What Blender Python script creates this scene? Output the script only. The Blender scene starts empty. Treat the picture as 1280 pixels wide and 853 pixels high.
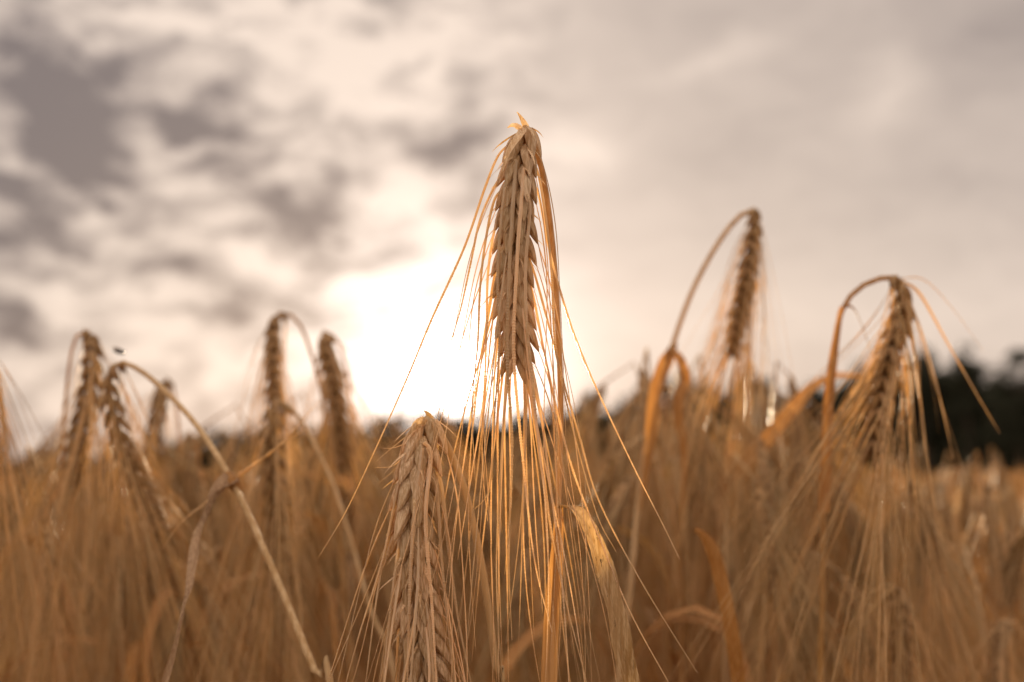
import bpy, math, random
import numpy as np
from mathutils import Vector, Matrix

SC = bpy.context.scene
COL = SC.collection
R = math.radians

# ------------------------------------------------------------------ camera
CAM_Z = 0.80
PITCH = R(5.5)
FPX = 50 / 36 * 1280
cam_d = bpy.data.cameras.new('camera')
cam = bpy.data.objects.new('camera', cam_d)
COL.objects.link(cam)
cam.location = (0, 0, CAM_Z)
cam.rotation_euler = (R(90) + PITCH, 0, 0)
cam_d.lens = 50
cam_d.sensor_width = 36
cam_d.clip_start = 0.01
cam_d.clip_end = 5000
cam_d.dof.use_dof = True
cam_d.dof.focus_distance = 0.468
cam_d.dof.aperture_fstop = 8.0
cam_d.dof.aperture_blades = 9
SC.camera = cam

_F = np.array([0, math.cos(PITCH), math.sin(PITCH)])
_U = np.array([0, -math.sin(PITCH), math.cos(PITCH)])
_X = np.array([1.0, 0, 0])
CAMP = np.array([0, 0, CAM_Z])


def P(px, py, d):
    """point seen at (px, py) of the 1280x853 photograph, d metres away"""
    return CAMP + d * (_F + _X * (px - 640) / FPX - _U * (py - 426.5) / FPX)


def azel(px, py):
    v = P(px, py, 1) - CAMP
    v /= np.linalg.norm(v)
    return math.degrees(math.atan2(v[0], v[1])), math.degrees(math.asin(v[2]))


# ------------------------------------------------------------------ view
SC.view_settings.view_transform = 'Standard'
SC.view_settings.look = 'None'
SC.view_settings.gamma = 1
SC.view_settings.use_curve_mapping = False
SC.view_settings.exposure = 0.8

# ------------------------------------------------------------------ sky
SUN_AZ, SUN_EL = azel(560, 470)
W = bpy.data.worlds.new('World')
SC.world = W
W.use_nodes = True
NT = W.node_tree
NT.nodes.clear()


class NB:
    """small helper to wire shader nodes"""
    def __init__(self, nt):
        self.nt = nt

    def n(self, typ, **kw):
        nd = self.nt.nodes.new(typ)
        for k, v in kw.items():
            setattr(nd, k, v)
        return nd

    def put(self, sock, v):
        if isinstance(v, bpy.types.NodeSocket):
            self.nt.links.new(v, sock)
        elif isinstance(v, (tuple, list)) and sock.type == 'RGBA' and len(v) == 3:
            sock.default_value = (*v, 1)
        else:
            sock.default_value = v

    def math(self, op, a, b=0.0, c=0.0, clamp=False):
        nd = self.n('ShaderNodeMath', operation=op, use_clamp=clamp)
        self.put(nd.inputs[0], a)
        self.put(nd.inputs[1], b)
        self.put(nd.inputs[2], c)
        return nd.outputs[0]

    def vmath(self, op, a, b=(0, 0, 0), scale=None):
        nd = self.n('ShaderNodeVectorMath', operation=op)
        self.put(nd.inputs[0], a)
        self.put(nd.inputs[1], b)
        if scale is not None:
            self.put(nd.inputs['Scale'], scale)
        return nd.outputs['Value'] if op in ('DOT_PRODUCT', 'LENGTH') else nd.outputs[0]

    def mix(self, f, a, b, mode='MIX'):
        nd = self.n('ShaderNodeMix', data_type='RGBA', blend_type=mode)
        self.put(nd.inputs[0], f)
        self.put(nd.inputs[6], a)
        self.put(nd.inputs[7], b)
        return nd.outputs[2]

    def noise(self, vec, scale, detail=3, rough=0.5, dist=0.0, col=False):
        nd = self.n('ShaderNodeTexNoise')
        self.put(nd.inputs['Vector'], vec)
        nd.inputs['Scale'].default_value = scale
        nd.inputs['Detail'].default_value = detail
        nd.inputs['Roughness'].default_value = rough
        nd.inputs['Distortion'].default_value = dist
        return nd.outputs['Color' if col else 'Fac']

    def mapping(self, vec, loc=(0, 0, 0), rot=(0, 0, 0), scale=(1, 1, 1), typ='POINT'):
        nd = self.n('ShaderNodeMapping', vector_type=typ)
        self.put(nd.inputs[0], vec)
        nd.inputs[1].default_value = loc
        nd.inputs[2].default_value = rot
        nd.inputs[3].default_value = scale
        return nd.outputs[0]

    def ramp(self, f, a, b, lo=0.0, hi=1.0):
        nd = self.n('ShaderNodeMapRange', interpolation_type='SMOOTHSTEP')
        self.put(nd.inputs[0], f)
        nd.inputs[1].default_value = a
        nd.inputs[2].default_value = b
        nd.inputs[3].default_value = lo
        nd.inputs[4].default_value = hi
        return nd.outputs[0]


b = NB(NT)
tc = b.n('ShaderNodeTexCoord')
dirv = b.vmath('NORMALIZE', tc.outputs['Generated'])
sep = b.n('ShaderNodeSeparateXYZ')
NT.links.new(dirv, sep.inputs[0])
az = b.math('MULTIPLY', b.math('ARCTAN2', sep.outputs[0], sep.outputs[1]), 57.2958)
el = b.math('MULTIPLY', b.math('ARCSINE', sep.outputs[2]), 57.2958)
cmb = b.n('ShaderNodeCombineXYZ')
NT.links.new(az, cmb.inputs[0])
NT.links.new(el, cmb.inputs[1])
ae = cmb.outputs[0]
# turbulence that frays the clouds
wn = b.noise(ae, 0.30, 4, 0.6, col=True)
warp = b.vmath('SCALE', b.vmath('SUBTRACT', wn, (0.5, 0.5, 0.5)), scale=2.7)
aew = b.vmath('ADD', ae, warp)
# long streaks running down to the right (altocumulus bands)
st = b.mapping(aew, rot=(0, 0, R(48)), scale=(0.46, 1.25, 1))
n1 = b.noise(st, 0.95, 5, 0.50)
n2 = b.noise(b.mapping(aew, loc=(31, 7, 0), rot=(0, 0, R(20)), scale=(0.55, 1.1, 1)), 0.24, 3, 0.5)
leftm = b.ramp(az, -4.0, 4.0, 1.0, 0.10)
tex = b.math('ADD', b.math('MULTIPLY', b.ramp(n1, 0.28, 0.72, -0.5, 0.5), 0.72),
             b.math('MULTIPLY', b.ramp(n2, 0.34, 0.66, -0.5, 0.5), 0.40))
L = b.math('MULTIPLY_ADD', tex, leftm, 0.63)
# cloud banks and lit openings: (px, py, half width, half height, tilt deg, amount)
blobs = [
    (30, 90, 200, 95, -25, -0.55), (110, 150, 210, 110, -20, -0.62), (20, 250, 150, 130, 0, -0.50),
    (90, 215, 110, 60, -30, -0.35),
    (10, 300, 90, 80, 0, -0.25), (240, 110, 120, 55, -40, -0.30), (290, 200, 110, 45, -35, -0.45),
    (372, 262, 60, 38, 0, -0.75), (540, 165, 75, 90, 10, -0.50), (470, 190, 70, 50, 0, -0.25), (590, 190, 40, 80, 10, -0.35),
    (170, 275, 90, 35, -30, -0.35), (420, 230, 50, 50, 0, -0.25),
    (60, 330, 100, 38, 0, -0.25), (30, 405, 130, 32, -15, -0.45), (220, 330, 90, 35, -20, -0.30),
    (360, 370, 70, 24, -20, -0.45), (310, 400, 80, 22, -10, -0.25),
    (90, 240, 110, 28, -30, 0.75), (200, 190, 120, 32, -38, 0.55), (60, 350, 120, 28, 0, 0.30),
    (210, 85, 90, 45, -30, 0.35), (350, 60, 130, 70, 0, 0.30), (420, 130, 120, 60, 0, 0.30),
    (300, 320, 130, 35, -15, 0.50), (500, 270, 120, 60, 0, 0.25), (250, 440, 220, 50, 0, 0.25),
    (560, 60, 200, 90, 0, 0.22), (690, 190, 110, 60, 15, 0.35), (740, 195, 60, 30, 10, 0.25),
    (900, 75, 120, 24, 15, 0.22), (1110, 110, 60, 70, -20, 0.28), (1090, 150, 40, 30, 0, 0.12),
    (1270, 30, 420, 170, 0, -0.34), (1200, 230, 260, 60, 0, -0.14), (880, 20, 200, 60, 0, -0.12),
    (900, 180, 200, 50, 10, -0.10), (900, 400, 500, 90, 0, 0.18), (1240, 380, 300, 70, 0, 0.15),
]
for px, py, w, h, rot, amt in blobs:
    a0, e0 = azel(px, py)
    k = 1 / 31.0 * 1.45
    m = b.mapping(aew, loc=(a0, e0, 0), rot=(0, 0, R(rot)), scale=(w * k, h * k, 1e6), typ='TEXTURE')
    g = b.n('ShaderNodeTexGradient', gradient_type='QUADRATIC_SPHERE')
    NT.links.new(m, g.inputs[0])
    L = b.math('MULTIPLY_ADD', g.outputs['Fac'], amt, L)
L = b.math('MAXIMUM', b.math('MINIMUM', L, 1.15), 0.0)
skyc = b.mix(L, (0.215, 0.178, 0.174), (0.86, 0.71, 0.605))
# the unseen sky overhead and behind the camera gets extra brightness below
# light that the cloud passes round the sun
sunv = (math.sin(R(SUN_AZ)) * math.cos(R(SUN_EL)), math.cos(R(SUN_AZ)) * math.cos(R(SUN_EL)), math.sin(R(SUN_EL)))
cosr = b.vmath('DOT_PRODUCT', dirv, sunv)
r2 = b.math('MULTIPLY', b.math('SUBTRACT', 1.0, cosr), 2 * 57.2958 ** 2)     # ~ angle^2 in degrees


def gauss(sig):
    return b.math('POWER', 2.71828, b.math('MULTIPLY', r2, -1.0 / (2 * sig * sig)))


cl = b.ramp(L, 0.1, 0.9, 0.45, 1.0)
g1 = b.math('MULTIPLY', gauss(0.62), 26.0)
g2 = b.math('MULTIPLY', b.math('MULTIPLY', gauss(2.6), 1.5), cl)
g3 = b.math('MULTIPLY', b.math('MULTIPLY', gauss(6.0), 0.30), cl)
glow = b.vmath('ADD', b.vmath('SCALE', (1.0, 0.90, 0.80), scale=g1),
               b.vmath('ADD', b.vmath('SCALE', (1.0, 0.90, 0.84), scale=g2),
                       b.vmath('SCALE', (1.0, 0.90, 0.86), scale=g3)))
sky = b.n('ShaderNodeTexSky', sky_type='NISHITA', sun_disc=False)
sky.sun_elevation = R(SUN_EL)
sky.sun_rotation = R(SUN_AZ)
sky.air_density = 1.0
sky.dust_density = 2.0
# added fill: sky overhead and behind the camera brightened to light the ear fronts
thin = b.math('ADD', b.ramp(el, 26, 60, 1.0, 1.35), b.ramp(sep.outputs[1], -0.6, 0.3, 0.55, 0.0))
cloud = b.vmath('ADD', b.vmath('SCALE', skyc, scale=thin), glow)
BG = 0.1
# thin clear sky shows through the cloud sheet
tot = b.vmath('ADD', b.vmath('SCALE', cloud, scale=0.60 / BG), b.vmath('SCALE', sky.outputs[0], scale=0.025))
bg = b.n('ShaderNodeBackground')
NT.links.new(tot, bg.inputs[0])
bg.inputs[1].default_value = BG
wo = b.n('ShaderNodeOutputWorld')
NT.links.new(bg.outputs[0], wo.inputs[0])

# ------------------------------------------------------------------ sun
sd = bpy.data.lights.new('sun', 'SUN')
sd.energy = 5.0
sd.angle = R(0.6)
sd.color = (1.0, 0.79, 0.53)
so = bpy.data.objects.new('sun', sd)
COL.objects.link(so)
so.rotation_euler = Vector(sunv).to_track_quat('Z', 'Y').to_euler()

# ------------------------------------------------------------------ materials
def mat_new(name):
    m = bpy.data.materials.new(name)
    m.use_nodes = True
    m.node_tree.nodes.clear()
    return m, NB(m.node_tree)


def straw(name, c1, c2, c3, trans=0.3, rough=0.5, spec=0.4, scale=260, stretch=0.12, tcol=None, speck=None, bump=0.25, var=0.5):
    """dry straw: fibres along the length, blotches, light passing through"""
    m, b = mat_new(name)
    tc = b.n('ShaderNodeTexCoord').outputs['Object']
    oi = b.n('ShaderNodeObjectInfo').outputs['Random']
    fib = b.noise(b.mapping(tc, scale=(1, 1, stretch)), scale * 6, 3, 0.6)
    blo = b.noise(b.mapping(tc, scale=(1, 1, 0.5)), scale * 0.35, 4, 0.6)
    col = b.mix(b.ramp(blo, 0.3, 0.7), c1, c2)
    col = b.mix(b.math('MULTIPLY', b.ramp(fib, 0.38, 0.66), 0.72), col, c3)
    hs = b.n('ShaderNodeHueSaturation')
    b.put(hs.inputs['Color'], col)
    isl = b.n('ShaderNodeNewGeometry').outputs['Random Per Island']
    b.put(hs.inputs['Value'], b.math('MULTIPLY', b.math('MULTIPLY_ADD', oi, 0.36, 0.80), b.math('MULTIPLY_ADD', isl, var, 1.0 - var * 0.55)))
    b.put(hs.inputs['Saturation'], b.math('MULTIPLY_ADD', oi, -0.12, 1.05))
    col = hs.outputs[0]
    if speck:
        sp = b.noise(b.mapping(tc, scale=(1, 1, 0.35)), speck, 3, 0.7)
        sp2 = b.noise(tc, 45, 2, 0.5)
        col = b.mix(b.math('MULTIPLY', b.ramp(sp, 0.60, 0.70), b.ramp(sp2, 0.42, 0.62)), col, (0.06, 0.035, 0.02))
    bm = b.n('ShaderNodeBump')
    bm.inputs['Strength'].default_value = bump
    bm.inputs['Distance'].default_value = 0.0004
    b.put(bm.inputs['Height'], fib)
    pr = b.n('ShaderNodeBsdfPrincipled')
    b.put(pr.inputs['Base Color'], col)
    pr.inputs['Roughness'].default_value = rough
    pr.inputs['Specular IOR Level'].default_value = spec
    b.put(pr.inputs['Normal'], bm.outputs[0])
    tr = b.n('ShaderNodeBsdfTranslucent')
    b.put(tr.inputs[0], b.mix(1.0, col, tcol or (1.0, 0.83, 0.48), 'MULTIPLY'))
    mx = b.n('ShaderNodeMixShader')
    mx.inputs[0].default_value = trans
    m.node_tree.links.new(pr.outputs[0], mx.inputs[1])
    m.node_tree.links.new(tr.outputs[0], mx.inputs[2])
    o = b.n('ShaderNodeOutputMaterial')
    m.node_tree.links.new(mx.outputs[0], o.inputs[0])
    return m


AT = (1.0, 0.92, 0.70)
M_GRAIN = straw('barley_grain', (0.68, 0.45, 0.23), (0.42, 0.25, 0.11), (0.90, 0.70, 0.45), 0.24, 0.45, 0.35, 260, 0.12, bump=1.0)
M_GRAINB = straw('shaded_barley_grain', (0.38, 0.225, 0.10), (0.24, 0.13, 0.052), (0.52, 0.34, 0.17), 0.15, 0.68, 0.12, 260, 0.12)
M_AWN = straw('barley_awn', (0.80, 0.59, 0.31), (0.64, 0.44, 0.20), (0.92, 0.74, 0.46), 0.55, 0.50, 0.3, 300, 0.08, tcol=AT)
M_AWNS = straw('barbed_awn', (0.88, 0.68, 0.42), (0.76, 0.55, 0.30), (0.95, 0.79, 0.56), 0.5, 0.22, 1.0, 300, 0.08, bump=0.6, tcol=(1.0, 0.94, 0.76))
M_STEM = straw('barley_stem', (0.56, 0.32, 0.11), (0.42, 0.22, 0.07), (0.70, 0.45, 0.21), 0.25, 0.42, 0.4, 90, 0.04)
M_STEMP = straw('pale_barley_stem', (0.60, 0.41, 0.205), (0.46, 0.285, 0.12), (0.72, 0.53, 0.30), 0.18, 0.62, 0.2, 90, 0.04)
M_SHEATH = straw('speckled_sheath', (0.54, 0.28, 0.08), (0.40, 0.19, 0.045), (0.66, 0.39, 0.15), 0.35, 0.5, 0.3, 90, 0.04, speck=520, bump=0.8)
M_LEAF = straw('dry_leaf', (0.58, 0.385, 0.195), (0.42, 0.25, 0.10), (0.78, 0.58, 0.35), 0.38, 0.55, 0.3, 160, 0.04, speck=520, bump=1.0)
M_LEAFO = straw('orange_dry_leaf', (0.46, 0.22, 0.065), (0.33, 0.145, 0.038), (0.58, 0.32, 0.12), 0.30, 0.55, 0.25, 120, 0.05)
M_CURL = straw('grey_curled_leaf', (0.34, 0.21, 0.115), (0.18, 0.10, 0.05), (0.48, 0.33, 0.20), 0.1, 0.8, 0.1, 200, 0.25)
M_FARG = straw('distant_barley', (0.64, 0.40, 0.155), (0.44, 0.25, 0.083), (0.84, 0.60, 0.29), 0.40, 0.7, 0.1, 30, 0.3, bump=0.0, var=1.1)


def simple(name, c1, c2, scale, rough=0.8, trans=0.0):
    m, b = mat_new(name)
    tc = b.n('ShaderNodeTexCoord').outputs['Object']
    col = b.mix(b.ramp(b.noise(tc, scale, 4, 0.6), 0.3, 0.7), c1, c2)
    pr = b.n('ShaderNodeBsdfPrincipled')
    b.put(pr.inputs['Base Color'], col)
    pr.inputs['Roughness'].default_value = rough
    out = pr.outputs[0]
    if trans:
        tr = b.n('ShaderNodeBsdfTranslucent')
        b.put(tr.inputs[0], col)
        mx = b.n('ShaderNodeMixShader')
        mx.inputs[0].default_value = trans
        m.node_tree.links.new(out, mx.inputs[1])
        m.node_tree.links.new(tr.outputs[0], mx.inputs[2])
        out = mx.outputs[0]
    o = b.n('ShaderNodeOutputMaterial')
    m.node_tree.links.new(out, o.inputs[0])
    return m


M_SOIL = simple('dry_soil', (0.20, 0.13, 0.08), (0.30, 0.21, 0.13), 8, 0.95)
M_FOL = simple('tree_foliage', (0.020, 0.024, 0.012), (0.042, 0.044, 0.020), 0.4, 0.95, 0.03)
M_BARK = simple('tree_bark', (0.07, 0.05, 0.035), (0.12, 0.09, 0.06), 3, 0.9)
M_FLY = simple('fly_black', (0.015, 0.013, 0.012), (0.03, 0.025, 0.02), 900, 0.35)
M_WING = simple('fly_wing', (0.25, 0.22, 0.2), (0.35, 0.3, 0.27), 900, 0.3, 0.5)


# ------------------------------------------------------------------ mesh helpers
class MB:
    def __init__(self):
        self.v, self.f4, self.f3, self.n = [], [], [], 0

    def add(self, v, f4=None, f3=None):
        v = np.asarray(v, float)
        self.v.append(v)
        if f4 is not None and len(f4):
            self.f4.append(np.asarray(f4, int) + self.n)
        if f3 is not None and len(f3):
            self.f3.append(np.asarray(f3, int) + self.n)
        self.n += len(v)

    def mesh(self, name, mat, off=(0, 0, 0), smooth=True):
        v = np.concatenate(self.v) - np.asarray(off, float)
        f4 = np.concatenate(self.f4) if self.f4 else np.zeros((0, 4), int)
        f3 = np.concatenate(self.f3) if self.f3 else np.zeros((0, 3), int)
        me = bpy.data.meshes.new(name)
        me.vertices.add(len(v))
        me.vertices.foreach_set('co', v.ravel().astype(np.float32))
        nl = f4.size + f3.size
        me.loops.add(nl)
        me.loops.foreach_set('vertex_index', np.concatenate([f4.ravel(), f3.ravel()]).astype(np.int32))
        me.polygons.add(len(f4) + len(f3))
        ls = np.concatenate([np.arange(len(f4)) * 4, f4.size + np.arange(len(f3)) * 3]).astype(np.int32)
        me.polygons.foreach_set('loop_start', ls)
        me.polygons.foreach_set('use_smooth', np.full(len(ls), smooth, dtype=bool))
        me.update(calc_edges=True)
        me.materials.append(mat)
        return me

    def obj(self, name, mat, parent=None, off=(0, 0, 0), smooth=True):
        o = bpy.data.objects.new(name, self.mesh(name, mat, off, smooth))
        COL.objects.link(o)
        if parent:
            o.parent = parent
        else:
            o.location = off
        return o


def nrm(v):
    v = np.asarray(v, float)
    return v / (np.linalg.norm(v) + 1e-12)


def spline(pts, n):
    """Catmull-Rom through pts, n samples evenly spaced along it"""
    p = np.asarray(pts, float)
    p = np.vstack([2 * p[0] - p[1], p, 2 * p[-1] - p[-2]])
    out = []
    for i in range(1, len(p) - 2):
        t = np.linspace(0, 1, 12, endpoint=False)[:, None]
        a, b_, c, d = p[i - 1], p[i], p[i + 1], p[i + 2]
        out.append(0.5 * ((2 * b_) + (c - a) * t + (2 * a - 5 * b_ + 4 * c - d) * t ** 2 + (3 * b_ - a - 3 * c + d) * t ** 3))
    out = np.vstack(out + [p[-2][None]])
    s = np.concatenate([[0], np.cumsum(np.linalg.norm(np.diff(out, axis=0), axis=1))])
    q = np.linspace(0, s[-1], n)
    return np.stack([np.interp(q, s, out[:, k]) for k in range(out.shape[1])], 1)


def frames(p, ref):
    t = np.gradient(p, axis=0)
    t /= np.linalg.norm(t, axis=1)[:, None] + 1e-12
    N = np.zeros_like(p)
    r = np.asarray(ref, float)
    for i in range(len(p)):
        r = r - t[i] * np.dot(r, t[i])
        if np.linalg.norm(r) < 1e-6:
            r = np.cross(t[i], (0.3, 0.7, 0.2))
        r = nrm(r)
        N[i] = r
    return t, N, np.cross(t, N)


def tube(mb, p, rad, sides=6, flat=1.0, ref=(1, 0, 0), teeth=0.0):
    p = np.asarray(p, float)
    n = len(p)
    rad = np.broadcast_to(rad, (n,)).astype(float)
    t, N, B = frames(p, ref)
    th = np.arange(sides) * 2 * math.pi / sides
    if teeth:
        tr = random.Random(int(abs(p[0, 0]) * 1e6) + n)
        rad = rad * (1 + teeth * (np.arange(n) % 2) * np.interp(np.linspace(0, 1, n), [0, .22, .45, 1], [0, .08, .8, 1]) * np.array([tr.uniform(.2, 1.3) for _ in range(n)]))
    v = p[:, None] + rad[:, None, None] * (np.cos(th)[None, :, None] * N[:, None] + flat * np.sin(th)[None, :, None] * B[:, None])
    i = np.arange(n - 1)[:, None] * sides
    j = np.arange(sides)[None]
    k = (j + 1) % sides
    f = np.stack([i + j, i + k, i + sides + k, i + sides + j], -1).reshape(-1, 4)
    c3 = [[0, (q + 1), q] for q in range(1, sides - 1)] + [[(n - 1) * sides, (n - 1) * sides + q, (n - 1) * sides + q + 1] for q in range(1, sides - 1)]
    mb.add(v.reshape(-1, 3), f, c3)


def blade(mb, p, width, side, fold=0.18, twist=0.0, wav=0.0, rng=None, cols=5, fray=0.0):
    """leaf blade: four strips across, folded along the midrib"""
    p = np.asarray(p, float)
    n = len(p)
    t, N, B = frames(p, side)
    a = np.linspace(0, twist, n)[:, None]
    N, B = N * np.cos(a) + B * np.sin(a), B * np.cos(a) - N * np.sin(a)
    xs = np.linspace(-1, 1, cols)
    ph = rng.uniform(0, 6) if rng else 0
    v = np.zeros((n, cols, 3))
    for k, x in enumerate(xs):
        lift = fold * abs(x) + wav * np.sin(np.arange(n) * 0.9 * 30 / n + ph + x * 2) * abs(x)
        if cols > 5:
            lift = lift + (0.07 if k % 2 else -0.07)
        fr = 1.0
        if fray and k in (0, cols - 1):
            fr = 1 + fray * np.interp(np.arange(n), np.arange(0, n + 9, 9), [rng.uniform(-1, .4) for _ in range(0, n + 9, 9)]) + (fray * .3 * np.array([rng.uniform(-1, .5) for _ in range(n)]) if cols > 9 else 0)
        v[:, k] = p + N * (width * x * fr)[:, None] + B * (width * lift)[:, None]
    i = np.arange(n - 1)[:, None] * cols
    j = np.arange(cols - 1)[None]
    f = np.stack([i + j, i + j + 1, i + cols + 1 + j, i + cols + j], -1).reshape(-1, 4)
    mb.add(v.reshape(-1, 3), f)


# ------------------------------------------------------------------ barley
def grain_geo(mb, base, d, r, s, Lg, Wg, Tg, rings=11, sides=10, curl=0.10):
    """one hulled grain: ribbed spindle that narrows into its awn"""
    t = np.linspace(0, 1, rings)
    prof = np.sin(math.pi * np.clip(t, 0, 1) ** 0.68) ** 0.85
    prof = np.where(t > 0.8, np.maximum(prof, 0), prof)
    w = Wg * 0.5 * np.maximum(prof, 0.0) + 0.00022
    h = Tg * 0.5 * np.maximum(prof, 0.0) + 0.00018
    c = base + d * (Lg * t)[:, None] - r * (curl * Lg * t ** 2)[:, None]
    th = np.arange(sides) * 2 * math.pi / sides
    rib = 1 + (0.10 * np.cos(5 * th) + 0.05 * np.cos(9 * th + 1) if sides > 16 else 0.07 * np.cos(5 * th))
    v = c[:, None] + s * (w[:, None] * np.cos(th) * rib)[:, :, None] + r * (h[:, None] * np.sin(th) * rib)[:, :, None]
    i = np.arange(rings - 1)[:, None] * sides
    j = np.arange(sides)[None]
    k = (j + 1) % sides
    f = np.stack([i + j, i + k, i + sides + k, i + sides + j], -1).reshape(-1, 4)
    mb.add(v.reshape(-1, 3), f)
    return c[-1], nrm(c[-1] - c[-3])


DOWN = np.array([0, 0, -1.0])


def awn_path(p0, d0, D, length, n, rng, sag=0.25, wob=0.0):
    pts = [p0]
    d = d0.copy()
    st = length / (n - 1)
    wv = np.array([rng.gauss(0, 1) for _ in range(3)]) * wob
    for i in range(1, n):
        s = i / (n - 1)
        k = min(1.0, s / 0.22)
        tgt = nrm(D + DOWN * sag * s + wv * math.sin(s * 5))
        d = nrm(d0 * (1 - k) + tgt * k)
        pts.append(pts[-1] + d * st)
    return np.array(pts)


def make_ear(rach, scale=1.0, seed=0, nodes=24, q=2, front=None, keep=0.8, spread=0.18, awnlen=0.125, fk=0.28, tl=1.0,
             sag=0.25, splay=None, awn_w=0.00043, hair=0.5, tipfade=True, alen_var=0.25):
    """six-rowed ear. rach: points from the stem to the tip. returns rachis MB, grains [MB], awns [MB]"""
    rng = random.Random(seed)
    p = spline(rach, nodes)
    if front is None:
        front = CAMP - p[len(p) // 2]
    t, N, B = frames(p, np.cross(front, p[-1] - p[0]))     # N: sideways, B: towards/away from viewer
    front = np.asarray(front, float)
    rm = MB()
    tube(rm, p, 0.0009 * scale, 5 if q > 1 else 3)
    grains, awns = [], []
    sp_ = splay if splay is not None else np.zeros(3)
    for i in range(nodes):
        s = i / (nodes - 1)
        sz = scale * ((0.86 + 0.14 * min(1, s * 6)) if q == 3 else (0.62 + 0.38 * min(1, s * 5))) * (1 - (0.28 * max(0, (s - 0.82) / 0.18)))
        ti = t[max(i, min(4, nodes - 1))]
        for a in (-60, 0, 60):
            ang = R(a + (180 if i % 2 else 0) + rng.uniform(-7, 7))
            r = N[i] * math.cos(ang) + B[i] * math.sin(ang)
            r = nrm(r - ti * np.dot(r, ti))
            sd_ = np.cross(ti, r)
            tilt = R(rng.uniform(29, 37) * (1.0 if a == 0 else 0.85) * tl)
            d = nrm(ti * math.cos(tilt) + r * math.sin(tilt) + sd_ * rng.uniform(-0.05, 0.05))
            rr = nrm(r - d * np.dot(r, d))
            ss = np.cross(d, rr)
            g = MB()
            Lg = 0.0132 * sz * rng.uniform(0.93, 1.07)
            rings, sides = {3: (14, 22), 2: (9, 8), 1: (6, 5), 0: (5, 4)}[q]
            tip, td = grain_geo(g, p[i] + r * 0.0012 * sz, d, rr, ss, Lg, 0.0041 * sz * rng.uniform(0.92, 1.05), 0.0032 * sz,
                                rings, sides, 0.11)
            if q == 3 and rng.random() < hair:
                for _ in range(2):
                    hd = nrm(r * rng.uniform(0.5, 1.0) + t[i] * rng.uniform(0.4, 1.0) + ss * rng.uniform(-0.6, 0.6))
                    hb = p[i] + r * 0.0025
                    tube(g, awn_path(hb, hd, nrm(hd + 0.2 * t[i]), rng.uniform(0.005, 0.013), 5, rng, 0.1), np.linspace(0.00011, 0.00003, 5), 3)
            if q == 3:
                # papery glume lying on the grain, tip standing off
                g0 = p[i] + r * 0.0026 * sz + ss * rng.uniform(-.0009, .0009)
                gd = nrm(d + rr * rng.uniform(.10, .34) + ss * rng.uniform(-.22, .22))
                gp = g0 + gd * (np.linspace(0, rng.uniform(.45, .95) * Lg, 9))[:, None] + rr * (np.sin(np.linspace(0, 3.1, 9)) * .0006)[:, None]
                blade(g, gp, 0.00075 * sz * np.array([.5, .9, 1, .95, .8, .6, .4, .22, .05]), ss, .5, rng.uniform(-.6, .6), .1, rng)
            grains.append(g)
            toward = -np.dot(r, nrm(-front)) if q == 3 else 0
            for rep in range(2 if q < 3 and rng.random() < .36 else 1):
              if rng.random() < keep * (0.6 if s < 0.06 else 1) * (fk if toward > 0.4 and s < 0.8 else 1):
                  ln = awnlen * scale * rng.uniform(1 - alen_var, 1.08)
                  if rng.random() < 0.12:
                      ln *= rng.uniform(0.3, 0.7)
                  D = nrm(ti * 0.9 + r * spread * rng.uniform(0.2, 1.5) + sp_ * rng.uniform(0.2, 1.0)
                          + np.array([rng.gauss(0, 0.035) for _ in range(3)]))
                  ns = {3: 230, 2: 26, 1: 9, 0: 5}[q]
                  path = awn_path(tip, td, D, ln, ns if q < 3 else 40, rng, sag, 0.04 if q < 3 else 0.075)
                  if q == 3:
                      path = spline(path[::2], ns)
                  am = MB()
                  rd = awn_w * scale * rng.uniform(0.85, 1.25) * np.interp(np.linspace(0, 1, ns), [0, .08, .3, .7, 1], [0.6, 1.0, 0.62, 0.36, 0.10])
                  tube(am, path, rd, {3: 5, 2: 4, 1: 3, 0: 3}[q], 0.45, ref=ss, teeth=0.9 if q == 3 else 0.0)
                  awns.append(am)
    return rm, grains, awns


def tag(o, label, cat, group=None, kind=None):
    if label:
        o['label'] = label
    if cat:
        o['category'] = cat
    if group:
        o['group'] = group
    if kind:
        o['kind'] = kind


def empty(name, loc):
    o = bpy.data.objects.new(name, None)
    o.empty_display_size = 0.02
    COL.objects.link(o)
    o.location = loc
    return o


def merge(ms):
    m = MB()
    for x in ms:
        for v in x.v:
            pass
        off = m.n
        m.v += x.v
        m.f4 += [f + off for f in x.f4]
        m.f3 += [f + off for f in x.f3]
        m.n += x.n
    return m


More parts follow.
